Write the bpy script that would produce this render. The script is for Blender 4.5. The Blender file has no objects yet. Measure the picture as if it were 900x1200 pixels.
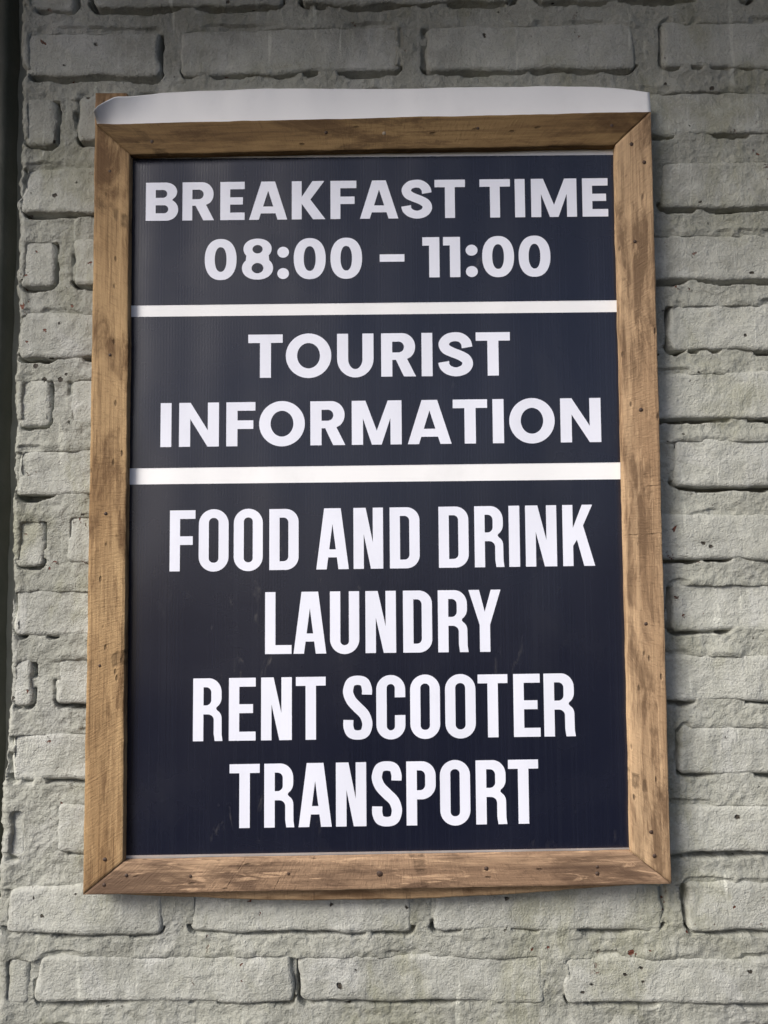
import bpy, math, random
import numpy as np
from mathutils import Vector, Matrix
from mathutils.geometry import tessellate_polygon

# ------------------------------------------------------------------ camera, sky, sun, exposure
scene = bpy.context.scene
col = scene.collection
cam_data = bpy.data.cameras.new('camera')
cam = bpy.data.objects.new('camera', cam_data)
col.objects.link(cam)
cam_data.sensor_fit = 'VERTICAL'
cam_data.sensor_height = 36.0
cam_data.lens = 28.5
cam_data.clip_start = 0.01
cam_data.clip_end = 200.0
TILT, PAN, ROLL = 0.0616, -0.0081, -0.0069
fwd = Vector((math.sin(PAN) * math.cos(TILT), math.cos(PAN) * math.cos(TILT), math.sin(TILT)))
rgt = Vector((math.cos(PAN), -math.sin(PAN), 0.0))
upv = rgt.cross(fwd)
r2 = rgt * math.cos(ROLL) + upv * math.sin(ROLL)
u2 = -rgt * math.sin(ROLL) + upv * math.cos(ROLL)
m3 = Matrix((r2, u2, -fwd)).transposed()
cam.matrix_world = Matrix.Translation((0.0165, -0.8064, -0.0697)) @ m3.to_4x4()
scene.camera = cam

SUN_ELEV, SUN_AZ = math.radians(36), math.radians(45)     # azimuth: towards the left of the wall's normal
to_sun = Vector((-math.sin(SUN_AZ) * math.cos(SUN_ELEV), -math.cos(SUN_AZ) * math.cos(SUN_ELEV), math.sin(SUN_ELEV)))
world = bpy.data.worlds.new('World')
scene.world = world
world.use_nodes = True
wn = world.node_tree.nodes
sky = wn.new('ShaderNodeTexSky')
sky.sky_type = 'NISHITA'
sky.sun_disc = False
sky.sun_elevation = SUN_ELEV
sky.sun_rotation = math.atan2(to_sun.x, to_sun.y)
sky.air_density = 0.5
sky.dust_density = 2.5
sky.ozone_density = 1.0
wn['Background'].inputs['Strength'].default_value = 0.055
world.node_tree.links.new(sky.outputs[0], wn['Background'].inputs['Color'])
sun_data = bpy.data.lights.new('sun', 'SUN')
sun_data.energy = 1.5
sun_data.angle = math.radians(26)
sun_data.color = (1.0, 0.955, 0.88)
sun = bpy.data.objects.new('sun', sun_data)
col.objects.link(sun)
sun.location = to_sun * 5
sun.rotation_euler = to_sun.to_track_quat('Z', 'Y').to_euler()
scene.view_settings.view_transform = 'Standard'
scene.view_settings.look = 'None'
scene.view_settings.gamma = 1.0
scene.view_settings.use_curve_mapping = False
scene.view_settings.exposure = 1.5

# ------------------------------------------------------------------ measured layout, metres on the wall
OUTER = [(-0.2844, 0.383), (0.2866, 0.3899), (0.2854, -0.3822), (-0.2852, -0.3907)]
INNER = [(-0.2487, 0.3504), (0.2491, 0.3547), (0.2483, -0.3527), (-0.2466, -0.3597)]
PANELS = [[(-0.2625, 0.3503), (0.2639, 0.3489), (0.2618, 0.196), (-0.2622, 0.1952)], [(-0.2621, 0.1832), (0.2615, 0.1836), (0.2618, 0.0293), (-0.2626, 0.0269)], [(-0.2623, 0.0104), (0.2614, 0.012), (0.2629, -0.3508), (-0.2616, -0.3568)]]
# font, cap height, (x0, z0) and (x1, z1) of the baseline, then each character with its left and right x
LINES = [
    ('poppins', 0.0405, (-0.2342, 0.2839), (0.2421, 0.2836), [('B', -0.2344, -0.2008), ('R', -0.1964, -0.1636), ('E', -0.1572, -0.132), ('A', -0.1274, -0.0879), ('K', -0.0832, -0.0485), ('F', -0.0432, -0.0164), ('A', -0.0128, 0.0268), ('S', 0.0304, 0.0615), ('T', 0.0644, 0.0958), ('T', 0.1108, 0.1422), ('I', 0.1471, 0.1574), ('M', 0.1638, 0.2107), ('E', 0.2165, 0.2428)]),
    ('poppins', 0.0422, (-0.1728, 0.2212), (0.1821, 0.2215), [('0', -0.1729, -0.1401), ('8', -0.1345, -0.1025), (':', -0.0981, -0.0861), ('0', -0.0812, -0.0483), ('0', -0.0434, -0.0109), ('-', 0.0073, 0.0327), ('1', 0.0512, 0.0687), ('1', 0.0725, 0.09), (':', 0.0956, 0.1079), ('0', 0.1125, 0.1452), ('0', 0.1499, 0.1825)]),
    ('poppins', 0.0448, (-0.1276, 0.1186), (0.1394, 0.1189), [('T', -0.1277, -0.0925), ('O', -0.0893, -0.0428), ('U', -0.0369, 0.0003), ('R', 0.0081, 0.0435), ('I', 0.0493, 0.0604), ('S', 0.0667, 0.1015), ('T', 0.1047, 0.1395)]),
    ('poppins', 0.0451, (-0.2168, 0.0483), (0.2296, 0.0499), [('I', -0.2168, -0.2057), ('N', -0.1979, -0.1573), ('F', -0.1498, -0.1202), ('O', -0.1164, -0.0699), ('R', -0.0643, -0.0288), ('M', -0.0222, 0.0284), ('A', 0.0345, 0.0789), ('T', 0.0804, 0.1153), ('I', 0.1207, 0.132), ('O', 0.1375, 0.1835), ('N', 0.1893, 0.2302)]),
    ('bebas', 0.0614, (-0.206, -0.0777), (0.2208, -0.0749), [('F', -0.2063, -0.1805), ('O', -0.177, -0.1469), ('O', -0.1417, -0.1124), ('D', -0.1058, -0.0763), ('A', -0.0585, -0.0258), ('N', -0.021, 0.0088), ('D', 0.0155, 0.0455), ('D', 0.0647, 0.0947), ('R', 0.1007, 0.1304), ('I', 0.1352, 0.1461), ('N', 0.1519, 0.1832), ('K', 0.1892, 0.2212)]),
    ('bebas', 0.0616, (-0.1096, -0.1607), (0.1255, -0.1597), [('L', -0.1099, -0.0834), ('A', -0.0814, -0.0487), ('U', -0.0449, -0.0156), ('N', -0.0094, 0.0211), ('D', 0.0282, 0.0572), ('R', 0.0631, 0.0933), ('Y', 0.0938, 0.1259)]),
    ('bebas', 0.0617, (-0.1815, -0.2461), (0.1975, -0.243), [('R', -0.1815, -0.152), ('E', -0.1458, -0.1191), ('N', -0.1137, -0.0831), ('T', -0.0791, -0.0494), ('S', -0.0319, -0.0033), ('C', 0.0009, 0.0297), ('O', 0.0346, 0.0642), ('O', 0.0693, 0.0995), ('T', 0.1018, 0.1314), ('E', 0.1371, 0.1635), ('R', 0.1672, 0.1982)]),
    ('bebas', 0.062, (-0.1446, -0.3307), (0.1597, -0.3274), [('T', -0.1448, -0.1149), ('R', -0.1104, -0.0806), ('A', -0.0764, -0.0437), ('N', -0.0395, -0.0095), ('S', -0.0038, 0.0254), ('P', 0.0301, 0.0591), ('O', 0.0633, 0.093), ('R', 0.0986, 0.1292), ('T', 0.1306, 0.1603)]),
]
# each course: lower z, upper z, then the (left, right) ends of its bricks
COURSES = [
    (0.5298, 0.5847, [(-0.3758, -0.3199), (-0.2995, -0.0954), (-0.0742, 0.152), (0.1778, 0.4092)]),
    (0.4543, 0.5049, [(-0.3742, -0.2281), (-0.2041, 0.0296), (0.0563, 0.2806), (0.3116, 0.5339)]),
    (0.3796, 0.4296, [(-0.3754, -0.3377), (-0.3156, -0.0972), (-0.0743, 0.1586), (0.1859, 0.4266)]),
    (0.302, 0.3534, [(-0.3756, -0.2248), (-0.2019, 0.0302), (0.0529, 0.2794), (0.3038, 0.5273)]),
    (0.2234, 0.2751, [(-0.3767, -0.3367), (-0.3167, -0.088), (-0.0653, 0.1649), (0.1964, 0.4389)]),
    (0.1493, 0.1986, [(-0.3752, -0.2142), (-0.1916, 0.038), (0.0604, 0.2844), (0.3094, 0.534)]),
    (0.076, 0.1257, [(-0.3754, -0.3385), (-0.3187, -0.0879), (-0.0655, 0.1623), (0.189, 0.4378)]),
    (0.0044, 0.0535, [(-0.3757, -0.2128), (-0.1905, 0.0367), (0.0589, 0.2805), (0.3088, 0.532)]),
    (-0.0683, -0.0205, [(-0.375, -0.3438), (-0.3198, -0.0879), (-0.0657, 0.1685), (0.1905, 0.4323)]),
    (-0.1419, -0.0929, [(-0.3744, -0.2115), (-0.1894, 0.0354), (0.0574, 0.2766), (0.3029, 0.5298)]),
    (-0.2139, -0.1654, [(-0.3737, -0.3508), (-0.3261, -0.0966), (-0.0747, 0.1658), (0.1876, 0.4312)]),
    (-0.2869, -0.238, [(-0.3748, -0.2101), (-0.1883, 0.0341), (0.0559, 0.2815), (0.3074, 0.5319)]),
    (-0.3632, -0.3133, [(-0.3766, -0.3548), (-0.3234, -0.0965), (-0.0748, 0.1717), (0.1932, 0.4341)]),
    (-0.4387, -0.3919, [(-0.3767, -0.2156), (-0.1879, 0.0345), (0.0568, 0.2859), (0.3098, 0.5377)]),
    (-0.5076, -0.4621, [(-0.3768, -0.3484), (-0.3423, -0.0844), (-0.0775, 0.1663), (0.1876, 0.4454)]),
    (-0.5799, -0.5332, [(-0.377, -0.2074), (-0.186, 0.0358), (0.057, 0.2862), (0.3082, 0.5395)]),
]
NAILS = {'top': [(-0.226, 0.3633), (-0.0469, 0.3712), (0.0127, 0.3696), (0.109, 0.3739), (0.2461, 0.375)], 'right': [(0.2656, 0.355), (0.2782, 0.336), (0.2665, 0.2532), (0.268, 0.0809), (0.2674, -0.1323), (0.267, -0.333), (0.2697, -0.3556)], 'bottom': [(0.2142, -0.3659), (0.214, -0.3723), (0.0034, -0.3716), (-0.0853, -0.3712), (0.1068, -0.3671), (-0.2431, -0.3723), (-0.2646, -0.3811), (-0.1807, -0.3733)], 'left': [(-0.2687, 0.3322), (-0.2661, 0.1412), (-0.2681, -0.0196), (-0.2719, -0.1699), (-0.2641, -0.3568)]}
EAVE_Z, EAVE_OUT = 0.82, -0.53

rng = random.Random(7)
nrs = np.random.RandomState(11)
LAT = [nrs.rand(256, 256) for _ in range(24)]


def vnoise(x, z, scale, seed=0):
    """smooth value noise in -1..1; scale = cells per metre"""
    x = np.asarray(x, float) * scale + 91.7 * seed + 500
    z = np.asarray(z, float) * scale + 37.3 * seed + 500
    xi = np.floor(x).astype(int)
    zi = np.floor(z).astype(int)
    fx = x - xi
    fz = z - zi
    fx = fx * fx * fx * (fx * (fx * 6 - 15) + 10)
    fz = fz * fz * fz * (fz * (fz * 6 - 15) + 10)
    L = LAT[seed % 24]
    a = L[xi % 256, zi % 256]
    b = L[(xi + 1) % 256, zi % 256]
    c = L[xi % 256, (zi + 1) % 256]
    d = L[(xi + 1) % 256, (zi + 1) % 256]
    return 2 * ((a * (1 - fx) + b * fx) * (1 - fz) + (c * (1 - fx) + d * fx) * fz) - 1


def fbm(x, z, scale, octv=3, seed=0, gain=0.5):
    s = 0
    a = 1.0
    for o in range(octv):
        s = s + a * vnoise(x, z, scale * 2 ** o, seed + o)
        a *= gain
    return s


# ------------------------------------------------------------------ object helpers
WORLD_LOC = {}


def empty(name, loc, label, cat):
    o = bpy.data.objects.new(name, None)
    col.objects.link(o)
    o.location = loc
    o.empty_display_size = 0.05
    o['label'] = label
    o['category'] = cat
    WORLD_LOC[o.name] = Vector(loc)
    return o


def link_mesh(name, verts, faces, mat, parent=None, smooth=False, uvs=None, origin=None):
    """one mesh object from world coordinates; the origin goes to its centre"""
    v = np.asarray(verts, float)
    c = (v.min(0) + v.max(0)) / 2 if origin is None else np.asarray(origin, float)
    me = bpy.data.meshes.new(name)
    me.from_pydata((v - c).tolist(), [], faces)
    me.materials.append(mat)
    if uvs is not None:
        layer = me.uv_layers.new(name='UVMap')
        idx = np.empty(len(me.loops), int)
        me.loops.foreach_get('vertex_index', idx)
        layer.data.foreach_set('uv', np.asarray(uvs, np.float32)[idx].ravel())
    if smooth:
        me.polygons.foreach_set('use_smooth', [True] * len(me.polygons))
    me.update()
    o = bpy.data.objects.new(name, me)
    col.objects.link(o)
    WORLD_LOC[o.name] = Vector(c)
    if parent is not None:
        o.parent = parent
        o.location = Vector(c) - WORLD_LOC[parent.name]
    else:
        o.location = Vector(c)
    return o


def grid_faces(nu, nv, flip=False):
    """quads of a (nu+1) x (nv+1) vertex grid stored u-major"""
    i, j = np.meshgrid(np.arange(nu), np.arange(nv), indexing='ij')
    a = (i * (nv + 1) + j).ravel()
    q = np.stack([a, a + nv + 1, a + nv + 2, a + 1], -1)
    if flip:
        q = q[:, ::-1]
    return q.tolist()


def ring_index(nu, nv):
    """boundary vertices of the grid, in order"""
    r = [i * (nv + 1) for i in range(nu)]
    r += [nu * (nv + 1) + j for j in range(nv)]
    r += [i * (nv + 1) + nv for i in range(nu, 0, -1)]
    r += [j for j in range(nv, 0, -1)]
    return r


# ------------------------------------------------------------------ materials
class Nodes:
    def __init__(self, name):
        self.mat = bpy.data.materials.new(name)
        self.mat.use_nodes = True
        self.t = self.mat.node_tree
        self.b = self.t.nodes['Principled BSDF']

    def n(self, kind, **kw):
        node = self.t.nodes.new('ShaderNode' + kind)
        for k, v in kw.items():
            setattr(node, k, v)
        return node

    def l(self, a, b):
        self.t.links.new(a, b)

    def put(self, sock, val):
        if hasattr(val, 'is_linked') or hasattr(val, 'links'):
            self.l(val, sock)
        else:
            sock.default_value = val

    def math(self, op, a, b=0.0, c=None, clamp=False):
        m = self.n('Math', operation=op, use_clamp=clamp)
        self.put(m.inputs[0], a)
        self.put(m.inputs[1], b)
        if c is not None:
            self.put(m.inputs[2], c)
        return m.outputs[0]

    def mapping(self, vec, scale=(1, 1, 1), rot=(0, 0, 0), loc=(0, 0, 0)):
        m = self.n('Mapping')
        self.l(vec, m.inputs['Vector'])
        m.inputs['Scale'].default_value = scale
        m.inputs['Rotation'].default_value = rot
        m.inputs['Location'].default_value = loc
        return m.outputs[0]

    def noise(self, vec, scale, detail=3.0, rough=0.55, dist=0.0):
        t = self.n('TexNoise')
        self.l(vec, t.inputs['Vector'])
        t.inputs['Scale'].default_value = scale
        t.inputs['Detail'].default_value = detail
        t.inputs['Roughness'].default_value = rough
        t.inputs['Distortion'].default_value = dist
        return t.outputs['Fac']

    def step(self, val, lo, hi, a=0.0, b=1.0):
        m = self.n('MapRange', interpolation_type='SMOOTHSTEP')
        self.put(m.inputs['Value'], val)
        for k, x in zip(('From Min', 'From Max', 'To Min', 'To Max'), (lo, hi, a, b)):
            m.inputs[k].default_value = x
        return m.outputs[0]

    def mix(self, fac, a, b):
        m = self.n('Mix', data_type='RGBA')
        self.put(m.inputs['Factor'], fac)
        for s, v in ((m.inputs[6], a), (m.inputs[7], b)):
            if isinstance(v, tuple):
                s.default_value = v + (1.0,)
            else:
                self.l(v, s)
        return m.outputs[2]

    def bump(self, height, dist, strength=1.0, prev=None):
        b = self.n('Bump')
        self.l(height, b.inputs['Height'])
        b.inputs['Distance'].default_value = dist
        b.inputs['Strength'].default_value = strength
        if prev is not None:
            self.l(prev, b.inputs['Normal'])
        return b.outputs[0]


def paint_material(name, tone, sandy):
    """grey-green masonry paint brushed over brick or over sandy mortar"""
    k = Nodes(name)
    pos = k.n('NewGeometry').outputs['Position']
    broad = k.noise(pos, 5.0, 4, 0.6)
    mid = k.noise(pos, 38.0, 4, 0.6)
    brush = k.noise(k.mapping(pos, (150, 40, 14)), 1.0, 4, 0.65)
    brush2 = k.noise(k.mapping(pos, (22, 40, 130)), 1.0, 3, 0.6)
    fine = k.noise(pos, 520.0, 3, 0.6)
    grain = k.noise(pos, 230.0, 4, 0.65)
    dark = tuple(c * 0.70 for c in tone)
    light = tuple(min(1, c * 1.28) for c in (tone[0], tone[1] * 1.0, tone[2] * 1.05))
    c = k.mix(k.step(broad, 0.36, 0.62), dark, tone)
    stain = k.noise(k.mapping(pos, (11, 11, 7), loc=(1.7, 0, 4.4)), 1.0, 5, 0.62, 0.7)
    c = k.mix(k.math('MULTIPLY', k.step(stain, 0.50, 0.64), 0.55), c, (tone[0] * 0.66, tone[1] * 0.65, tone[2] * 0.50))
    c = k.mix(k.math('MULTIPLY', k.step(stain, 0.44, 0.34), 0.40), c, (light[0], light[1], light[2] * 1.05))
    c = k.mix(k.math('MULTIPLY', k.step(mid, 0.40, 0.75), 0.5), c, light)
    c = k.mix(k.math('MULTIPLY', k.step(brush, 0.50, 0.78), 0.45), c, light)
    c = k.mix(k.math('MULTIPLY', k.step(brush2, 0.52, 0.80), 0.35), c, dark)
    # thin pale drips and scrapes
    drip = k.noise(k.mapping(pos, (95, 40, 9), loc=(3, 0, 7)), 1.0, 2, 0.5)
    c = k.mix(k.math('MULTIPLY', k.step(drip, 0.66, 0.73), 0.70), c, tuple(min(1, v * 1.45) for v in tone))
    # dirt in small sandy specks
    c = k.mix(k.math('MULTIPLY', k.step(grain, 0.58, 0.80), 0.55 if sandy else 0.25), c, tuple(v * 0.45 for v in tone))
    speck = k.noise(pos, 380.0, 3, 0.7)
    c = k.mix(k.math('MULTIPLY', k.step(speck, 0.52, 0.72), 0.35), c, tuple(v * 0.55 for v in tone))
    c = k.mix(k.math('MULTIPLY', k.step(speck, 0.44, 0.30), 0.30), c, tuple(min(1, v * 1.35) for v in tone))
    # pores the paint missed, near-black colour stands in for shade inside the holes
    vor = k.n('TexVoronoi', feature='F1')
    warp = k.n('TexNoise')
    k.l(pos, warp.inputs['Vector'])
    warp.inputs['Scale'].default_value = 150.0
    warp.inputs['Detail'].default_value = 3.0
    vm = k.n('VectorMath', operation='MULTIPLY_ADD')
    k.l(warp.outputs['Color'], vm.inputs[0])
    vm.inputs[1].default_value = (0.007, 0.007, 0.007)
    k.l(pos, vm.inputs[2])
    k.l(vm.outputs[0], vor.inputs['Vector'])
    vor.inputs['Scale'].default_value = 120.0
    vor.inputs['Randomness'].default_value = 1.0
    wob = k.math('MULTIPLY', k.math('SUBTRACT', k.noise(pos, 260.0, 2), 0.5), 0.22)
    dist = k.math('ADD', vor.outputs['Distance'], wob)
    cellr = k.n('SeparateColor')
    k.l(vor.outputs['Color'], cellr.inputs[0])
    chosen = k.step(cellr.outputs[0], 0.76 if sandy else 0.84, 0.80 if sandy else 0.88)
    patch = k.step(k.noise(pos, 16.0, 2), 0.44, 0.60)
    rad = k.math('MULTIPLY', k.math('MULTIPLY', chosen, patch), k.math('MULTIPLY', k.math('POWER', cellr.outputs[1], 2.0), 0.36))
    pore = k.step(k.math('SUBTRACT', rad, dist), -0.05, 0.07)
    c = k.mix(pore, c, (0.045, 0.038, 0.030))
    # flaked spots that show the red brick
    chip_n = k.noise(pos, 62.0, 4, 0.65, 0.3)
    chip_m = k.step(k.noise(k.mapping(pos, (1, 1, 1), loc=(2.3, 0, 5.1)), 9.0, 2), 0.55, 0.61)
    chip = k.math('MULTIPLY', k.step(chip_n, 0.650, 0.675), chip_m)
    c = k.mix(chip, c, (0.13, 0.042, 0.025))
    k.l(c, k.b.inputs['Base Color'])
    k.b.inputs['Roughness'].default_value = 0.62
    k.b.inputs['Specular IOR Level'].default_value = 0.35
    n1 = k.bump(mid, 0.0014 if sandy else 0.0018)
    n2 = k.bump(grain, 0.0021 if sandy else 0.0016, 1.0, n1)
    n3 = k.bump(fine, 0.0011, 1.0, n2)
    n4 = k.bump(brush, 0.0005, 1.0, k.bump(brush2, 0.0007, 1.0, n3))
    holes = k.math('MULTIPLY', k.math('MAXIMUM', pore, chip), -1.0)
    k.l(k.bump(holes, 0.0022, 1.0, n4), k.b.inputs['Normal'])
    return k.mat


def wood_material(name, dark, mid_c, light, seed, scraped=0.3):
    """rough-sawn weathered board; UV x runs along the grain in metres"""
    k = Nodes(name)
    uv = k.n('UVMap').outputs[0]
    off = (seed * 3.7, seed * 1.3, 0)
    grain = k.noise(k.mapping(uv, (9, 230, 1), loc=off), 1.0, 5, 0.65, 0.6)
    fibre = k.noise(k.mapping(uv, (40, 900, 1), loc=off), 1.0, 3, 0.6)
    saw = k.noise(k.mapping(uv, (430, 60, 1), rot=(0, 0, 0.08), loc=off), 1.0, 4, 0.7, 0.3)
    blot = k.noise(k.mapping(uv, (8, 20, 1), loc=off), 1.0, 6, 0.70, 0.6)
    blot2 = k.noise(k.mapping(uv, (4.5, 9, 1), loc=(seed + 9, 4, 0)), 1.0, 3, 0.55)
    scrape = k.noise(k.mapping(uv, (15, 75, 1), loc=(seed * 2, seed, 3)), 1.0, 5, 0.62, 1.2)
    c = k.mix(k.step(blot2, 0.30, 0.70), mid_c, light)
    c = k.mix(k.math('MULTIPLY', k.step(grain, 0.42, 0.72), 0.60), c, dark)
    c = k.mix(k.math('MULTIPLY', k.step(blot, 0.45, 0.61), 0.88), c, dark)
    c = k.mix(k.math('MULTIPLY', k.step(scrape, 0.565, 0.66), scraped), c, tuple(min(1, v * 1.45) for v in light))
    c = k.mix(k.math('MULTIPLY', k.step(saw, 0.52, 0.76), 0.45), c, tuple(v * 0.7 for v in dark))
    c = k.mix(k.math('MULTIPLY', k.step(fibre, 0.50, 0.80), 0.35), c, dark)
    # edges rubbed paler
    sv = k.n('SeparateXYZ')
    k.l(uv, sv.inputs[0])
    rim = k.math('ABSOLUTE', k.math('SUBTRACT', sv.outputs[1], 0.0165))
    rub = k.math('MULTIPLY', k.step(rim, 0.0125, 0.0165), k.step(k.noise(k.mapping(uv, (14, 90, 1), loc=off), 1.0, 4, 0.6), 0.40, 0.60))
    c = k.mix(k.math('MULTIPLY', rub, 0.45), c, tuple(min(1, v * 1.25) for v in light))
    # hairline cracks across the board and small knots
    crk = k.noise(k.mapping(uv, (11, 0.9, 1), loc=(seed * 5, 2, 0)), 1.0, 0, 0.4, 0.0)
    crk = k.math('ADD', crk, k.math('MULTIPLY', k.noise(uv, 160.0, 2), 0.012))
    line = k.step(k.math('ABSOLUTE', k.math('SUBTRACT', crk, 0.645)), 0.0, 0.009, 1.0, 0.0)
    line = k.math('MULTIPLY', line, k.step(k.noise(k.mapping(uv, (7, 60, 1)), 1.0, 2), 0.42, 0.6))
    c = k.mix(k.math('MULTIPLY', line, 0.55), c, tuple(v * 0.35 for v in dark))
    vor = k.n('TexVoronoi', feature='F1')
    k.l(k.mapping(uv, (30, 55, 1), loc=off), vor.inputs['Vector'])
    vor.inputs['Scale'].default_value = 1.0
    knot = k.step(vor.outputs['Distance'], 0.05, 0.13, 1.0, 0.0)
    c = k.mix(k.math('MULTIPLY', knot, 0.6), c, tuple(v * 0.4 for v in dark))
    k.l(c, k.b.inputs['Base Color'])
    k.b.inputs['Roughness'].default_value = 0.72
    k.b.inputs['Specular IOR Level'].default_value = 0.25
    n1 = k.bump(grain, 0.0008)
    n2 = k.bump(saw, 0.0010, 1.0, n1)
    n3 = k.bump(fibre, 0.0003, 1.0, n2)
    k.l(k.bump(k.math('MULTIPLY', k.math('MAXIMUM', line, knot), -1.0), 0.0008, 1.0, n3), k.b.inputs['Normal'])
    return k.mat


def print_material(name, tone, rough, flute, dusty):
    """printed plastic sheet with faint vertical flutes"""
    k = Nodes(name)
    pos = k.n('NewGeometry').outputs['Position']
    sep = k.n('SeparateXYZ')
    k.l(pos, sep.inputs[0])
    x = k.math('ADD', sep.outputs[0], k.math('MULTIPLY', k.math('SUBTRACT', k.noise(pos, 14.0, 1), 0.5), 0.0016))
    rib = k.math('SINE', k.math('MULTIPLY', x, 2 * math.pi / 0.0030))
    wave = k.noise(k.mapping(pos, (6, 1, 2.2)), 1.0, 2, 0.5)
    weave = k.noise(k.mapping(pos, (700, 1, 500)), 1.0, 2, 0.5)
    c = tone
    if dusty:
        dust = k.noise(k.mapping(pos, (9, 1, 5)), 1.0, 5, 0.65, 0.5)
        c = k.mix(k.math('MULTIPLY', k.step(dust, 0.54, 0.80), 0.15), tone, (0.050, 0.050, 0.055))
        col_rib = k.noise(k.mapping(pos, (330, 1, 2)), 1.0, 2, 0.5)
        c = k.mix(k.math('MULTIPLY', k.step(col_rib, 0.45, 0.75), 0.12), c, (0.028, 0.032, 0.046))
        scuff = k.noise(k.mapping(pos, (60, 1, 24), rot=(0, 0.5, 0)), 1.0, 5, 0.7, 0.6)
        smask = k.step(k.noise(pos, 5.5, 2), 0.50, 0.68)
        c = k.mix(k.math('MULTIPLY', k.math('MULTIPLY', k.step(scuff, 0.60, 0.74), smask), 0.35), c, (0.16, 0.15, 0.14))
    else:
        grime = k.noise(pos, 30.0, 5, 0.65)
        c = k.mix(k.math('MULTIPLY', k.step(grime, 0.50, 0.85), 0.18), tone, tuple(v * 0.6 for v in tone))
    if isinstance(c, tuple):
        k.b.inputs['Base Color'].default_value = c + (1.0,)
    else:
        k.l(c, k.b.inputs['Base Color'])
    smear = k.noise(k.mapping(pos, (5, 1, 9)), 1.0, 4, 0.6, 0.4)
    k.l(k.step(smear, 0.3, 0.7, rough - 0.04, rough + 0.05), k.b.inputs['Roughness'])
    k.b.inputs['Specular IOR Level'].default_value = 0.5 if dusty else 0.5
    n1 = k.bump(wave, 0.012)
    n2 = k.bump(rib, flute, 1.0, n1)
    k.l(k.bump(weave, 0.00008, 1.0, n2), k.b.inputs['Normal'])
    return k.mat


def plain_material(name, tone, rough, spot, scale=60.0, bump=0.0008):
    k = Nodes(name)
    pos = k.n('NewGeometry').outputs['Position']
    a = k.noise(pos, scale, 5, 0.65)
    b = k.noise(pos, scale * 6, 3, 0.6)
    c = k.mix(k.step(a, 0.35, 0.7), tone, spot)
    k.l(c, k.b.inputs['Base Color'])
    k.b.inputs['Roughness'].default_value = rough
    k.l(k.bump(b, bump * 0.4, 1.0, k.bump(a, bump)), k.b.inputs['Normal'])
    return k.mat


M_BRICK = paint_material('painted brick', (0.388, 0.394, 0.352), False)
M_MORTAR = paint_material('painted mortar', (0.325, 0.330, 0.288), True)  # same paint as the bricks, toned down for shade in the recessed joints
M_PLASTER = plain_material('grey plaster', (0.30, 0.30, 0.255), 0.8, (0.36, 0.36, 0.31), 25.0, 0.002)
M_POST = plain_material('dark stained post', (0.035, 0.040, 0.028), 0.6, (0.05, 0.052, 0.04), 30.0, 0.001)
M_EAVE = plain_material('brown boards', (0.26, 0.22, 0.08), 0.8, (0.20, 0.17, 0.06), 12.0, 0.001)
WOOD = {
    'top': wood_material('shade-toned weathered board', (0.080, 0.044, 0.018), (0.165, 0.100, 0.042), (0.225, 0.145, 0.064), 1.0, 0.10),  # top board's brown darkened to carry the shade at the upper end
    'right': wood_material('weathered board b', (0.150, 0.092, 0.052), (0.350, 0.225, 0.128), (0.500, 0.345, 0.205), 2.0, 0.30),
    'bottom': wood_material('weathered board c', (0.120, 0.074, 0.048), (0.270, 0.172, 0.108), (0.380, 0.255, 0.160), 3.0, 0.75),
    'left': wood_material('weathered board d', (0.105, 0.055, 0.024), (0.270, 0.165, 0.078), (0.400, 0.268, 0.138), 4.0, 0.25),
}
M_BATTEN = wood_material('back batten wood', (0.14, 0.08, 0.04), (0.30, 0.19, 0.10), (0.42, 0.29, 0.17), 6.0, 0.2)
M_SHEET = print_material('white plastic sheet', (0.80, 0.805, 0.82), 0.45, 0.000005, False)
M_NAVY = print_material('navy print', (0.0080, 0.0098, 0.0210), 0.25, 0.000009, True)
M_LETTER = print_material('white print', (0.715, 0.735, 0.83), 0.42, 0.000005, False)
M_NAIL = plain_material('rusty nail', (0.035, 0.022, 0.016), 0.6, (0.07, 0.035, 0.02), 900.0, 0.0003)
M_NAIL_PALE = plain_material('worn steel nail', (0.30, 0.26, 0.20), 0.5, (0.16, 0.12, 0.08), 900.0, 0.0003)

# ------------------------------------------------------------------ brick wall
Y_MORTAR = 0.0335
Y_BRICK = 0.0303
X_LEFT = -0.3765            # broken left end of the wall
X_RIGHT = 1.25
wall = empty('brick_wall', (0.43, 0.06, -0.98),
             'grey-green painted brick wall with rough mortar behind the framed sign', 'wall')

courses = [(z0, z1, list(b)) for z0, z1, b in COURSES]
pitch, gap = 0.0745, 0.0245
for k in range(6):                                   # courses above and below those measured
    z = COURSES[0][0] + pitch * (k + 1)
    courses.append((z, z + 0.050, [(-0.375, -0.215 if k % 2 else -0.335)]))
    z = COURSES[-1][0] - pitch * (k + 1)
    courses.append((z, z + 0.048, [(-0.375, -0.215 if k % 2 else -0.345)]))
bricks = []
for z0, z1, row in courses:
    while row[-1][1] < X_RIGHT - 0.10:
        a = row[-1][1] + gap + rng.uniform(-0.004, 0.003)
        row.append((a, min(a + 0.228 + rng.uniform(-0.010, 0.012), X_RIGHT - 0.004)))
    for i, (x0, x1) in enumerate(row):
        x0 = max(x0, -0.3715)
        dz = rng.uniform(-0.0015, 0.0015)
        # measured rows fall a little to the right of the sign
        lean = 0.0 if i else -0.0015
        bricks.append((x0, x1, z0 + dz + lean, z1 + dz + lean + rng.uniform(-0.0012, 0.0015), rng.uniform(-0.009, 0.009)))


def spaced(a, b, fine0, fine1, fine, coarse):
    s = [a]
    while s[-1] < b - 1e-6:
        s.append(min(b, s[-1] + (fine if fine0 <= s[-1] <= fine1 else coarse)))
    return np.array(s)


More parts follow.
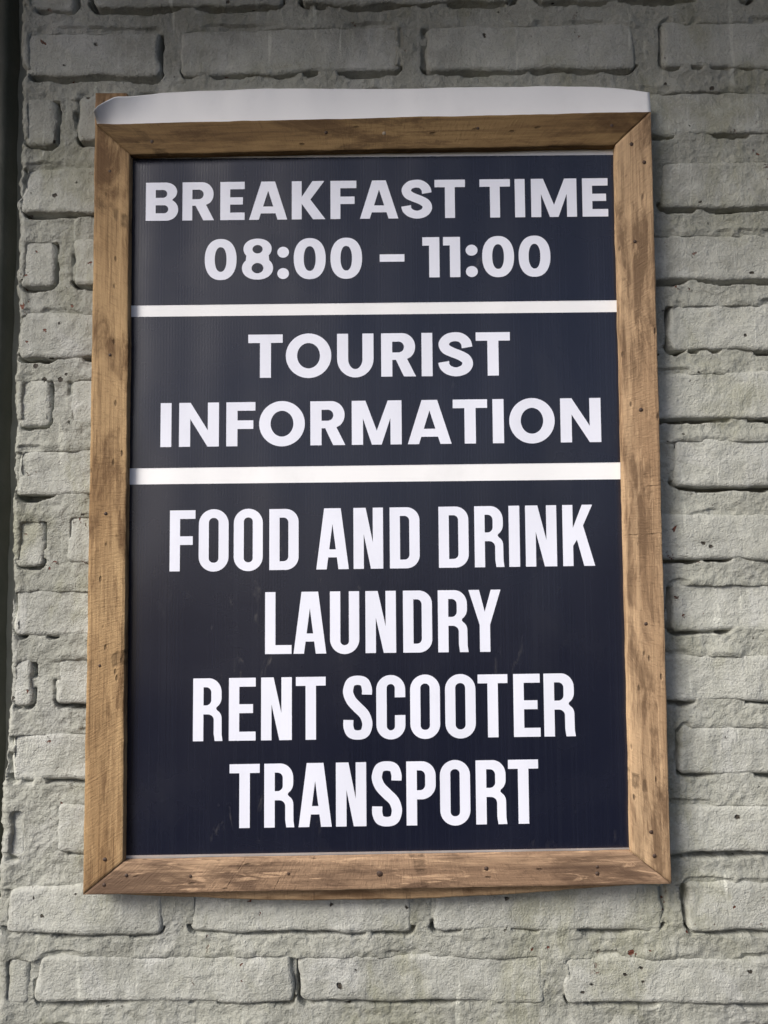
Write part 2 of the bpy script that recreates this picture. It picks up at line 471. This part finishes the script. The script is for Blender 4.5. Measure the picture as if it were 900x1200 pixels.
gx = spaced(X_LEFT, X_RIGHT, -0.5, 0.47, 0.0013, 0.006)
gz = spaced(-1.02, 1.00, -0.57, 0.58, 0.0013, 0.006)
X, Z = np.meshgrid(gx, gz, indexing='ij')
H = 0.0021 + 0.0010 * fbm(X, Z, 34, 3, 1) + 0.0007 * fbm(X, Z, 170, 2, 5) + 0.0016 * vnoise(X, Z, 14, 9)
crack_mask = np.clip(0.55 + 0.95 * vnoise(X, Z * 0.3, 26, 3) + 0.5 * vnoise(X, Z, 90, 4), 0, 1.25)
SIDE_OPEN = [(rng.choice((0, 0.4, 1, 1)), rng.choice((0, 0.3, 0.8, 1))) for _ in bricks]
SIDE_OPEN = [(0, 1) if x1 - x0 < 0.06 else ((0.45, s[1]) if -0.33 < x0 < -0.30 else s) for (x0, x1, *_), s in zip(bricks, SIDE_OPEN)]
for bi, (x0, x1, z0, z1, rot) in enumerate(bricks):
    i0, i1 = np.searchsorted(gx, [x0 - 0.02, x1 + 0.02])
    j0, j1 = np.searchsorted(gz, [z0 - 0.022, z1 + 0.022])
    x = X[i0:i1, j0:j1]
    z = Z[i0:i1, j0:j1]
    cx, cz = (x0 + x1) / 2, (z0 + z1) / 2
    xr = (x - cx) + (z - cz) * rot
    zr = (z - cz) - (x - cx) * rot
    wob = 0.0012 * vnoise(x, z, 60, 7)
    hx, hz = (x1 - x0) / 2, (z1 - z0) / 2
    rc = 0.008
    qx = np.abs(xr) - hx + rc
    qz = np.abs(zr) - hz + rc
    d = np.hypot(np.maximum(qx, 0), np.maximum(qz, 0)) + np.minimum(np.maximum(qx, qz), 0) - rc + wob
    below = zr < -hz + 0.006
    side = (np.abs(xr) > hx - 0.004) & (zr > -hz) & (zr < hz - 0.004)
    above = zr > hz - 0.004
    cm = crack_mask[i0:i1, j0:j1]
    low = 0.45 if x1 - x0 < 0.06 else 1.0
    wid = 0.0020 + 0.0034 * np.clip(cm, 0, 1.2) * np.where(below, 1.0, 0.6)
    lo = np.clip((d + 0.0040) / 0.0010, 0, 1)
    hi = np.clip((wid - d) / 0.0009, 0, 1)
    band = lo * hi
    side_k = np.where(xr < 0, SIDE_OPEN[bi][0], SIDE_OPEN[bi][1])
    amp = np.where(below, low * 0.0260 * np.clip(cm * 2.4 - 0.30, 0, 1), np.where(side, side_k * 0.0190 * np.clip(cm * 1.8 - 0.5, 0, 1), low * 0.0040 * np.clip(cm * 1.3 - 0.75, 0, 1)))
    rise = np.where(above, 0.0026 * np.exp(-((d - 0.002) / 0.006) ** 2) * (0.45 + 0.8 * vnoise(x, z, 35, 12)), 0)
    inside = np.clip(-(d + 0.0035) / 0.004, 0, 1)
    edge_zone = np.clip((x - X_LEFT) / 0.010, 0, 1)           # the broken end is smeared over with mortar
    H[i0:i1, j0:j1] += -band * amp * edge_zone + rise - 0.014 * inside * edge_zone

# broken, wavy left end of the mortar face
edge = 0.0022 * fbm(Z, Z * 0 + 3, 16, 4, 14, 0.6) + 0.0011 * fbm(Z, Z * 0, 120, 3, 15, 0.7)
notch = 0.0075 * np.exp(-((Z - 0.457) / 0.006) ** 2) + 0.004 * np.exp(-((Z - 0.186) / 0.018) ** 2) - 0.003 * np.exp(-((Z + 0.40) / 0.08) ** 2)
fade = np.clip(1 - (X - X_LEFT) / 0.020, 0, 1)
lean = np.interp(Z, [-0.56, -0.40, -0.32, -0.19, 0.0, 0.6], [-0.0068, -0.0042, -0.0030, 0.0, 0.0, 0.0])
Xw = X + (edge + notch + lean) * fade
dl = np.clip((X - X_LEFT) / 0.006, 0, 1)
H += np.where(dl < 1, 0.0045 * (dl - 1) ** 2 * -1.0, 0) + 0.0026 * np.exp(-((X - X_LEFT - 0.006) / 0.007) ** 2)
Y = Y_MORTAR - H
nu, nv = len(gx) - 1, len(gz) - 1
verts = np.stack([Xw.ravel(), Y.ravel(), Z.ravel()], -1)
ring = ring_index(nu, nv)
back = verts[ring].copy()
back[:, 1] = 0.155
back[:, 0] = np.where(back[:, 0] < -0.36, -0.372, back[:, 0])
faces = grid_faces(nu, nv)
nb = len(verts)
nr = len(ring)
for a in range(nr):
    b = (a + 1) % nr
    faces.append((ring[b], ring[a], nb + a, nb + b))
faces.append(tuple(nb + a for a in range(nr)))
link_mesh('mortar', np.vstack([verts, back]), faces, M_MORTAR, wall, True)


def brick_mesh(x0, x1, z0, z1, rot, seed):
    L, Hh = x1 - x0, z1 - z0
    cx, cz = (x0 + x1) / 2, (z0 + z1) / 2
    seen = -0.45 < cx < 0.56 and -0.60 < cz < 0.62
    stepm = 0.0026 if seen else 0.008
    nu, nv = max(6, int(L / stepm)), max(6, int(Hh / stepm))
    u, v = np.meshgrid(np.linspace(-1, 1, nu + 1), np.linspace(-1, 1, nv + 1), indexing='ij')
    hx, hz = L / 2, Hh / 2
    xr, zr = u * hx, v * hz
    # rounded corners
    rc = min(0.006, hx * 0.5)
    qx, qz = np.abs(xr) - (hx - rc), np.abs(zr) - (hz - rc)
    both = (qx > 0) & (qz > 0)
    ln = np.hypot(qx, qz)
    mx = np.maximum(qx, qz)
    f = np.where(both & (ln > 1e-9), mx / np.maximum(ln, 1e-9), 1.0)
    xr = np.where(both, np.sign(xr) * (hx - rc + qx * f), xr)
    zr = np.where(both, np.sign(zr) * (hz - rc + qz * f), zr)
    e = np.clip(np.maximum(np.abs(u), np.abs(v)) * 1.0, 0, 1)
    wx, wz = cx + xr, cz + zr
    # uneven outline
    zr = zr + taper[seed][0] * (xr / hx) * (v > 0) * v + taper[seed][1] * (xr / hx) * (v < 0) * v
    xr = xr + 0.0024 * e ** 4 * fbm(wx, wz, 42, 3, 16)
    zr = zr + 0.0019 * e ** 4 * fbm(wx, wz, 26, 4, 18)
    d_in = np.minimum(hx - np.abs(u) * hx, hz - np.abs(v) * hz)
    r = np.where(v < -0.5, 0.0016, 0.0046) + 0.0022 * fbm(wx, wz, 34, 2, 20)
    r = np.clip(r, 0.0012, 0.012)
    t = np.clip(d_in / r, 0, 1)
    soft = np.where(v > 0, 0.0046, 0.0022) + 0.0012 * vnoise(wx, wz, 22, 21)
    roll = soft * (1 - np.sqrt(np.clip(1 - (1 - t) ** 2, 0, 1)))
    lump = 0.0012 * fbm(wx, wz, 24, 3, 2 + seed % 5) + 0.0006 * fbm(wx, wz, 120, 2, 8) + 0.0012 * vnoise(wx, wz, 9, 6)
    face = Y_BRICK + proud[seed] + roll - lump - v * 0.0008 * 0 + v * 0.0007
    c, s = math.cos(rot), math.sin(rot)
    px = cx + xr * c - zr * s
    pz = cz + xr * s + zr * c
    V = np.stack([px.ravel(), face.ravel(), pz.ravel()], -1)
    ring = ring_index(nu, nv)
    B = V[ring].copy()
    B[:, 1] = 0.075
    F = grid_faces(nu, nv)
    n0, nr = len(V), len(ring)
    for a in range(nr):
        b = (a + 1) % nr
        F.append((ring[b], ring[a], n0 + a, n0 + b))
    F.append(tuple(n0 + a for a in range(nr)))
    return np.vstack([V, B]), F


taper = [(rng.uniform(-0.0018, 0.0018), rng.uniform(-0.0012, 0.0012)) for _ in bricks]
proud = [rng.uniform(-0.0018, 0.0014) + (0.0004 if x1 - x0 < 0.06 else 0.0) for x0, x1, *_ in bricks]
for bi, (x0, x1, z0, z1, rot) in enumerate(bricks):
    V, F = brick_mesh(x0, x1, z0, z1, rot, bi)
    link_mesh('brick', V, F, M_BRICK, wall, True)

# ------------------------------------------------------------------ what closes the wall off at its broken end


def box(x0, x1, y0, y1, z0, z1):
    v = [(x, y, z) for x in (x0, x1) for y in (y0, y1) for z in (z0, z1)]
    f = [(0, 1, 3, 2), (4, 6, 7, 5), (0, 4, 5, 1), (2, 3, 7, 6), (0, 2, 6, 4), (1, 5, 7, 3)]
    return v, f


def rough_face(x0, x1, z0, z1, y, yb, amp, stepm, seed):
    nu, nv = max(2, int((x1 - x0) / stepm)), max(2, int((z1 - z0) / stepm))
    x, z = np.meshgrid(np.linspace(x0, x1, nu + 1), np.linspace(z0, z1, nv + 1), indexing='ij')
    yy = y - amp * fbm(x, z, 30, 3, seed)
    xx = x + np.where(x > x1 - 1e-6, 0.5 * amp * fbm(z, x * 0, 25, 3, seed + 2), 0)
    V = np.stack([xx.ravel(), yy.ravel(), z.ravel()], -1)
    ring = ring_index(nu, nv)
    B = V[ring].copy()
    B[:, 1] = yb
    F = grid_faces(nu, nv)
    n0, nr = len(V), len(ring)
    for a in range(nr):
        b = (a + 1) % nr
        F.append((ring[b], ring[a], n0 + a, n0 + b))
    F.append(tuple(n0 + a for a in range(nr)))
    return np.vstack([V, B]), F


V, F = rough_face(-0.470, -0.3725, -1.02, 1.00, 0.072, 0.155, 0.0025, 0.006, 17)
strip = link_mesh('plaster_strip', V, F, M_PLASTER, None, True)
strip['label'] = 'narrow grey plaster strip set back beside the broken end of the brick wall'
strip['category'] = 'plaster'
V, F = rough_face(-0.90, -0.3985, -1.02, 1.00, 0.046, 0.100, 0.0012, 0.008, 19)
post = link_mesh('post', V, F, M_POST, None, True)
post['label'] = 'dark upright post beside the narrow plaster strip'
post['category'] = 'post'

# the roof edge over the wall, out of the picture, which shades the upper courses
V, F = box(-1.6, 1.9, EAVE_OUT, 0.16, EAVE_Z, EAVE_Z + 0.05)
eave = link_mesh('roof', V, F, M_EAVE)
eave['kind'] = 'structure'


# ------------------------------------------------------------------ framed sign
SX = lambda q, t: (np.array(q[0]) * (1 - t) + np.array(q[1]) * t)
sign = empty('framed_sign', (0.0, 0.0300, -0.392),
             'navy information sign with white lettering in a weathered wooden frame on the brick wall', 'sign')


def board(name, quad, y0, y1, mat, parent, seed, bow=0.0, wob=0.00045):
    """quad: outer start, outer end, inner end, inner start (x, z); the grain runs start to end"""
    a, b, c, d = [np.array(p) for p in quad]
    length = np.linalg.norm(b - a)
    width = np.linalg.norm(d - a)
    nu, nv = int(length / 0.004), 10
    u, v = np.meshgrid(np.linspace(0, 1, nu + 1), np.linspace(0, 1, nv + 1), indexing='ij')
    vs = 0.5 - 0.5 * np.cos(np.pi * v)
    P = ((1 - vs)[..., None] * ((1 - u)[..., None] * a + u[..., None] * b) + vs[..., None] * ((1 - u)[..., None] * d + u[..., None] * c))
    across = (a - d) / width
    off = np.where(v < 0.01, 1.0, np.where(v > 0.99, -1.0, 0.0))
    ea = fbm(u * length, u * 0 + seed, 30, 4, seed, 0.6)
    eb = fbm(u * length, u * 0 + seed + 5, 30, 4, seed + 3, 0.6)
    disp = np.where(v < 0.5, (1 - v) ** 4 * ea, v ** 4 * eb) * wob + bow * np.sin(np.pi * u) * (1 - v)
    P = P + disp[..., None] * across
    rim = np.minimum(v, 1 - v)
    y = y0 + 0.0008 * np.exp(-(rim / 0.035) ** 1.0) - 0.00035 * fbm(P[..., 0], P[..., 1], 40, 3, seed + 6)
    V = np.stack([P[..., 0].ravel(), y.ravel(), P[..., 1].ravel()], -1)
    uv = np.stack([(u * length).ravel(), (vs * width).ravel()], -1)
    ring = ring_index(nu, nv)
    B = V[ring].copy()
    B[:, 1] = y1
    uvB = uv[ring] + np.array([0.0, 0.011])
    # orientation of the quad decides the winding
    cr = (b - a)[0] * (d - a)[1] - (b - a)[1] * (d - a)[0]
    F = grid_faces(nu, nv, cr < 0)
    n0, nr = len(V), len(ring)
    for i in range(nr):
        j = (i + 1) % nr
        q = (ring[j], ring[i], n0 + i, n0 + j)
        F.append(q if cr > 0 else q[::-1])
    cap = tuple(n0 + i for i in range(nr))
    F.append(cap if cr > 0 else cap[::-1])
    return link_mesh(name, np.vstack([V, B]), F, mat, parent, True, np.vstack([uv, uvB]))


def shrink(q, along):
    """draw the mitred ends back by a hair so that the joint shows"""
    q = [np.array(p, float) for p in q]
    t = (q[1] - q[0]) / np.linalg.norm(q[1] - q[0])
    return [q[0] + t * along, q[1] - t * along, q[2] - t * along, q[3] + t * along]


O, I = OUTER, INNER
quads = {
    'top': (O[0], O[1], I[1], I[0]),
    'right': (O[1], O[2], I[2], I[1]),
    'bottom': (O[2], O[3], I[3], I[2]),
    'left': (O[3], O[0], I[0], I[3]),
}
Y_FRONT = {'top': 0.0004, 'right': 0.0, 'bottom': 0.0003, 'left': -0.0003}
boards = {}
for i, (key, q) in enumerate(quads.items()):
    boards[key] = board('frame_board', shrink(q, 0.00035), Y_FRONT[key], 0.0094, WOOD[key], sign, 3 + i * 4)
boards['top']['label'] = 'top board of the frame, its brown darkened to stand for shade'

for key, pts in NAILS.items():
    for x, z in pts:
        big = key == 'bottom' and abs(x - 0.0034) < 0.001
        pale = key == 'top' and abs(x - 0.0127) < 0.001
        r = 0.0034 if big else rng.uniform(0.0016, 0.0023)
        n = 12
        y0 = Y_FRONT[key] - 0.0005
        V = [(x, y0 - 0.0003, z)]
        for rr, yy in ((0.75, y0 - 0.0001), (1.0, y0 + 0.0006), (1.0, y0 + 0.004)):
            for a in range(n):
                w = 1 + 0.12 * rng.uniform(-1, 1)
                V.append((x + r * rr * w * math.cos(2 * math.pi * a / n), yy, z + r * rr * w * math.sin(2 * math.pi * a / n)))
        F = [(0, 1 + a, 1 + (a + 1) % n) for a in range(n)]
        for k in range(2):
            for a in range(n):
                b = (a + 1) % n
                F.append((1 + k * n + a, 1 + (k + 1) * n + a, 1 + (k + 1) * n + b, 1 + k * n + b))
        link_mesh('nail', V, F, M_NAIL_PALE if pale else M_NAIL, boards[key], True)

# battens behind the sheet; their edges peep out below the frame and at one upper corner
bq = lambda x0, z0, x1, z1, x2, z2, x3, z3: ((x0, z0), (x1, z1), (x2, z2), (x3, z3))
board('back_batten', bq(0.268, -0.3865, -0.268, -0.3945, -0.268, -0.362, 0.268, -0.354), 0.0125, 0.0308, M_BATTEN, sign, 21, bow=0.0108)
board('back_batten', bq(-0.246, 0.372, 0.246, 0.379, 0.246, 0.347, -0.246, 0.340), 0.0125, 0.0308, M_BATTEN, sign, 8)
board('back_batten', bq(-0.2835, -0.388, -0.2905, 0.4235, -0.2560, 0.4225, -0.2490, -0.388), 0.0125, 0.0308, M_BATTEN, sign, 13)
board('back_batten', bq(0.2850, 0.386, 0.2845, -0.380, 0.2500, -0.380, 0.2500, 0.386), 0.0125, 0.0308, M_BATTEN, sign, 17)

# the printed sheet, standing proud of the frame at the top
Y_SHEET = 0.0100
nu, nv0, nv1 = 150, 4, 26
us = np.linspace(0, 1, nu + 1)
o = [np.array(p) for p in OUTER]
rows = []
prof_x = np.array([-0.2875, -0.281, -0.2648, -0.2500, -0.238, -0.22, -0.16, -0.0766, 0.10, 0.2359, 0.2714, 0.2850, 0.2895])
prof_z = np.array([0.3915, 0.4010, 0.4125, 0.4160, 0.4195, 0.4228, 0.4240, 0.4246, 0.4240, 0.4228, 0.4205, 0.4180, 0.4172])
SV = []
for t in np.concatenate([np.linspace(0, 1, nv0 + 1), 1 + np.linspace(0, 1, nv1 + 1)[1:]]):
    tt = min(t, 1.0)
    lb, lt = o[3] + np.array((-0.0016, 0.004)), o[0] + np.array((-0.0010, -0.001))
    rb, rt = o[2] + np.array((0.0012, 0.004)), o[1] + np.array((0.0032, -0.001))
    l = lb * (1 - tt) + lt * tt
    r = rb * (1 - tt) + rt * tt
    line = (1 - us)[:, None] * l + us[:, None] * r
    x, z = line[:, 0], line[:, 1]
    yy = np.full_like(x, Y_SHEET)
    if t > 1:
        s = t - 1
        top = np.interp(x, prof_x, prof_z) + 0.00035 * fbm(x, x * 0, 40, 3, 4)
        z = z + (top - z) * s
        curl = np.clip(1 - (x + 0.288) / 0.068, 0, 1)
        curl = curl * curl * (3 - 2 * curl)
        yy = Y_SHEET + 0.0015 * s - 0.016 * curl * s ** 1.4 + 0.0014 * s * np.sin(x * 23 + 1) + 0.0007 * s * fbm(x, x * 0, 22, 3, 9)
    SV.append(np.stack([x, yy, z], -1))
SV = np.stack(SV, 1)                                     # (nu+1, nv+1, 3)
nv = SV.shape[1] - 1
front = SV.reshape(-1, 3)
ring = ring_index(nu, nv)
backv = front + np.array([0, 0.0008, 0])
F = grid_faces(nu, nv) + [[i + len(front) for i in f] for f in grid_faces(nu, nv, True)]
for a in range(len(ring)):
    b = (a + 1) % len(ring)
    F.append((ring[b], ring[a], len(front) + ring[a], len(front) + ring[b]))
sheet = link_mesh('printed_sheet', np.vstack([front, backv]), F, M_SHEET, sign, True)
sheet['label'] = 'white plastic sheet with three navy printed panels, standing up past the top of the frame'

for q in PANELS:
    V = [(x, 0.0097, z) for x, z in q]
    link_mesh('printed_panel', V, [(3, 2, 1, 0)], M_NAVY, sheet)

# ------------------------------------------------------------------ lettering, drawn as outlines one cap height tall


def arc(cx, cy, rx, ry, a0, a1, n=14, p=2.0):
    out = []
    for i in range(n + 1):
        a = math.radians(a0 + (a1 - a0) * i / n)
        c, s = math.cos(a), math.sin(a)
        out.append((cx + rx * math.copysign(abs(c) ** (2 / p), c), cy + ry * math.copysign(abs(s) ** (2 / p), s)))
    return out


def ellipse(cx, cy, rx, ry, p=2.0, n=48):
    return arc(cx, cy, rx, ry, 0, 360, n, p)[:-1]


def rrect(x0, y0, x1, y1, r, ry=None):
    ry = r if ry is None else ry
    return (arc(x1 - r, y0 + ry, r, ry, -90, 0, 9) + arc(x1 - r, y1 - ry, r, ry, 0, 90, 9)
            + arc(x0 + r, y1 - ry, r, ry, 90, 180, 9) + arc(x0 + r, y0 + ry, r, ry, 180, 270, 9))


def dform(x0, y0, x1, y1, r, ry=None):
    """square at the left, round at the right"""
    ry = r if ry is None else ry
    return [(x0, y0)] + arc(x1 - r, y0 + ry, r, ry, -90, 0, 10) + arc(x1 - r, y1 - ry, r, ry, 0, 90, 10) + [(x0, y1)]


def ribbon(pts, widths, sub=8):
    """outline of a stroke swept along a smooth curve through pts"""
    P = [np.array(p, float) for p in pts]
    P = [2 * P[0] - P[1]] + P + [2 * P[-1] - P[-2]]
    W = [widths[0]] + list(widths) + [widths[-1]]
    c, w = [], []
    for i in range(1, len(P) - 2):
        for k in range(sub + (i == len(P) - 3)):
            t = k / sub
            a, b, d, e = P[i - 1], P[i], P[i + 1], P[i + 2]
            c.append(0.5 * (2 * b + (d - a) * t + (2 * a - 5 * b + 4 * d - e) * t * t + (3 * b - a - 3 * d + e) * t ** 3))
            w.append(W[i] * (1 - t) + W[i + 1] * t)
    c = np.array(c)
    g = np.gradient(c, axis=0)
    g /= np.linalg.norm(g, axis=1)[:, None]
    nrm = np.stack([-g[:, 1], g[:, 0]], -1)
    w = np.array(w)[:, None] / 2
    return [tuple(p) for p in c + nrm * w] + [tuple(p) for p in (c - nrm * w)[::-1]]


def glyph(ch, w, font):
    """list of shapes; each shape = [outer, hole, hole ...]"""
    wide = font == 'poppins'
    s = 0.252 if wide else 0.168
    t = 0.195 if wide else 0.142
    if ch == 'I':
        return [[[(0, 0), (w, 0), (w, 1), (0, 1)]]]
    if ch == 'L':
        return [[[(0, 0), (w, 0), (w, t), (s, t), (s, 1), (0, 1)]]]
    if ch == 'T':
        m = w / 2
        return [[[(m - s / 2, 0), (m + s / 2, 0), (m + s / 2, 1 - t), (w, 1 - t), (w, 1), (0, 1), (0, 1 - t), (m - s / 2, 1 - t)]]]
    if ch in 'EF':
        a0, a1 = ((0.405, 0.595) if ch == 'E' else (0.39, 0.585)) if wide else ((0.437, 0.579) if ch == 'E' else (0.43, 0.572))
        k = w * 0.93 if wide else w * 0.90
        top = [(s, a0), (k, a0), (k, a1), (s, a1), (s, 1 - t), (w, 1 - t), (w, 1), (0, 1)]
        if ch == 'E':
            return [[[(0, 0), (w, 0), (w, t), (s, t)] + top]]
        return [[[(0, 0), (s, 0)] + top]]
    if ch == 'N':
        d = 0.262 if wide else 0.205
        n = 0.37 if wide else 0.43
        return [[[(0, 0), (s, 0), (s, 1 - n), (w - d * 0.98, 0), (w, 0), (w, 1), (w - s, 1), (w - s, n), (d * 0.98, 1), (0, 1)]]]
    if ch == 'M':
        v = 0.11 if wide else 0.08
        d = 0.31
        return [[[(0, 0), (s, 0), (s, 0.60), (w / 2 - v, 0), (w / 2 + v, 0), (w - s, 0.60), (w - s, 0), (w, 0), (w, 1),
                  (w - d, 1), (w / 2, 0.315), (d, 1), (0, 1)]]]
    if ch == 'A':
        a0, b, c0, c1 = (0.318 * w, 0.262, 0.165, 0.345) if wide else (0.130, 0.170, 0.195, 0.325)
        if wide:
            a0 = 0.322 * w
            b = w / 2 - a0 * 0.76
        xi = lambda y: b + a0 * y
        ya = (w / 2 - b) / a0
        return [[[(0, 0), (b, 0), (xi(c0), c0), (w - xi(c0), c0), (w - b, 0), (w, 0), (w - a0, 1), (a0, 1)],
                 [(xi(c1), c1), (w - xi(c1), c1), (w / 2, ya)]]]
    if ch == 'K':
        if wide:
            return [[[(0, 0), (s, 0), (s, 0.41), (w - 0.315, 0), (w, 0), (0.475, 0.515), (w - 0.025, 1), (w - 0.33, 1), (s, 0.585), (s, 1), (0, 1)]]]
        return [[[(0, 0), (s, 0), (s, 0.33), (0.232, 0.43), (w - 0.178, 0), (w, 0), (0.335, 0.66), (w - 0.030, 1), (w - 0.200, 1),
                  (s, 0.62), (s, 1), (0, 1)]]]
    if ch == 'Y':
        m = w / 2
        return [[[(m - s / 2, 0), (m + s / 2, 0), (m + s / 2, 0.435), (w, 1), (w - 0.158, 1), (m, 0.645), (0.172, 1), (0, 1), (m - s / 2, 0.435)]]]
    if ch == 'B':
        outer = ([(0, 0)] + arc(w - 0.30, 0.285, 0.30, 0.285, -90, 62, 16) + [(w * 0.815, 0.518)]
                 + arc(w - 0.325, 0.755, 0.295, 0.245, -52, 90, 16) + [(0, 1)])
        return [[outer, dform(s, t, w - 0.255, 0.405, 0.105), dform(s, 0.60, w - 0.285, 1 - t, 0.10)]]
    if ch == 'R':
        if wide:
            outer = ([(0, 0), (s, 0), (s, 0.385), (0.335, 0.385), (w - 0.275, 0), (w, 0), (w * 0.745, 0.405)]
                     + arc(w - 0.315, 0.685, 0.30, 0.315, -48, 90, 18) + [(0, 1)])
            return [[outer, dform(s, 0.555, w - 0.27, 1 - t, 0.125)]]
        outer = ([(0, 0), (s, 0), (s, 0.425), (0.235, 0.425)] + arc(0.235, 0.335, 0.100, 0.09, 90, 0, 8)
                 + [(0.335, 0.12), (0.352, 0), (w, 0), (w - 0.014, 0.10), (w - 0.016, 0.33)] + arc(w - 0.135, 0.36, 0.118, 0.135, 0, 62, 8)
                 + [(w - 0.105, 0.508)] + arc(w - 0.190, 0.69, 0.172, 0.180, -58, 0, 8) + arc(w - 0.225, 0.775, 0.207, 0.225, 0, 90, 10) + [(0, 1)])
        return [[outer, dform(s, 0.567, w - 0.185, 1 - t, 0.085)]]
    if ch == 'P':
        return [[[(0, 0), (s, 0), (s, 0.405)] + arc(w - 0.225, 0.63, 0.225, 0.225, -90, 0, 10) + arc(w - 0.225, 0.775, 0.225, 0.225, 0, 90, 10) + [(0, 1)],
                 dform(s, 0.547, w - s, 1 - t, 0.085)]]
    if ch == 'D':
        return [[dform(0, 0, w, 1, 0.215), dform(s, t, w - s, 1 - t, 0.08)]]
    if ch == 'O':
        if wide:
            return [[ellipse(w / 2, 0.5, w / 2, 0.515), ellipse(w / 2, 0.5, w / 2 - 0.258, 0.515 - 0.222)]]
        r = min(w / 2 - 0.002, 0.245)
        return [[rrect(0, -0.012, w, 1.012, r), rrect(s - 0.003, 0.132, w - s + 0.003, 0.868, (w - 2 * s) / 2 - 0.001)]]
    if ch == '0':
        return [[ellipse(w / 2, 0.5, w / 2, 0.512, 2.25), ellipse(w / 2, 0.5, w / 2 - 0.245, 0.512 - 0.205, 2.25)]]
    if ch == '8':
        lo = arc(w / 2, 0.275, w / 2, 0.285, -222, 42, 36, 2.1)
        up = arc(w / 2, 0.755, w / 2 - 0.035, 0.257, -38, 218, 36, 2.1)
        return [[lo + up, ellipse(w / 2, 0.275, w / 2 - 0.235, 0.128), ellipse(w / 2, 0.747, w / 2 - 0.255, 0.105)]]
    if ch == '1':
        return [[[(w - s, 0), (w, 0), (w, 1), (0, 1), (0, 0.79), (w - s, 0.79)]]]
    if ch == ':':
        return [[ellipse(w / 2, 0.135, w / 2, 0.137, n=24)], [ellipse(w / 2, 0.665, w / 2, 0.137, n=24)]]
    if ch == '-':
        return [[[(0, 0.40), (w, 0.40), (w, 0.585), (0, 0.585)]]]
    if ch == 'U':
        ry = 0.43 if wide else 0.24
        rx = w / 2
        ix = w / 2 - s
        iy = (ry + 0.012 - t * 1.05) if wide else ix
        cy = ry - 0.012
        ci = cy if wide else 0.142 + iy - 0.012
        return [[[(0, 1), (0, cy)] + arc(w / 2, cy, rx, ry, 180, 360, 20) + [(w, 1), (w - s, 1)]
                 + arc(w / 2, ci, ix, iy, 360, 180, 20) + [(s, 1)]]]
    if ch == 'C':
        r = min(w / 2 - 0.002, 0.245)
        i = (w - 2 * s) / 2
        return [[[(w, 0.372)] + [(w, -0.012 + r)] + arc(w - r, -0.012 + r, r, r, 0, -90, 10) + arc(r, -0.012 + r, r, r, 270, 180, 10)
                 + arc(r, 1.012 - r, r, r, 180, 90, 10) + arc(w - r, 1.012 - r, r, r, 90, 0, 10) + [(w, 0.655), (w - s, 0.655)]
                 + arc(w / 2, 0.868 - i, i, i, 0, 180, 12) + arc(w / 2, 0.132 + i, i, i, 180, 360, 12) + [(w - s, 0.372)]]]
    if ch == 'S':
        if wide:
            k = w
            pts = [(0.835 * k, 0.655), (0.80 * k, 0.775), (0.66 * k, 0.880), (0.47 * k, 0.905), (0.27 * k, 0.865), (0.155 * k, 0.745), (0.215 * k, 0.625),
                   (0.40 * k, 0.545), (0.62 * k, 0.475), (0.80 * k, 0.385), (0.845 * k, 0.265), (0.745 * k, 0.150), (0.53 * k, 0.095),
                   (0.31 * k, 0.130), (0.175 * k, 0.225), (0.145 * k, 0.325)]
            wd = [0.245, 0.235, 0.215, 0.205, 0.215, 0.24, 0.235, 0.22, 0.22, 0.235, 0.245, 0.225, 0.205, 0.215, 0.235, 0.25]
            return [[ribbon(pts, wd, 5)]]
        h = s / 2 - 0.002
        pts = [(w - h, 0.705), (w - h, 0.800), (w - 0.125, 0.905), (w / 2, 0.936), (0.125, 0.905), (h, 0.800), (h + 0.002, 0.715), (0.135, 0.605),
               (w / 2, 0.500), (w - 0.130, 0.395), (w - h - 0.002, 0.285), (w - h, 0.195), (w - 0.125, 0.095), (w / 2, 0.064), (0.125, 0.095),
               (h, 0.195), (h, 0.305)]
        wd = [0.162, 0.162, 0.155, 0.146, 0.155, 0.162, 0.165, 0.168, 0.172, 0.168, 0.165, 0.162, 0.155, 0.146, 0.155, 0.162, 0.162]
        return [[ribbon(pts, wd, 5)]]
    raise ValueError(ch)


NAMES = {':': 'colon', '-': 'dash'}
for font, h, (ax, az), (bx, bz), chars in LINES:
    for ch, x0, x1 in chars:
        w = (x1 - x0) / h
        slope = (bz - az) / (bx - ax)
        V, F = [], []
        for shape in glyph(ch, w, font):
            loops = [[Vector((p[0], p[1], 0)) for p in loop] for loop in shape]
            flat = [p for loop in loops for p in loop]
            tris = tessellate_polygon(loops)
            n0 = len(V)
            for p in flat:
                x = x0 + p.x * h
                V.append((x, 0.0093, az + (x - ax) * slope + p.y * h))
            for tri in tris:
                a, b, c = [V[n0 + i] for i in tri]
                cr = (b[0] - a[0]) * (c[2] - a[2]) - (b[2] - a[2]) * (c[0] - a[0])
                if abs(cr) < 1e-12:
                    continue
                F.append(tuple(n0 + i for i in (tri if cr > 0 else tri[::-1])))
        link_mesh(NAMES.get(ch, 'digit' if ch.isdigit() else 'letter'), V, F, M_LETTER, sheet)
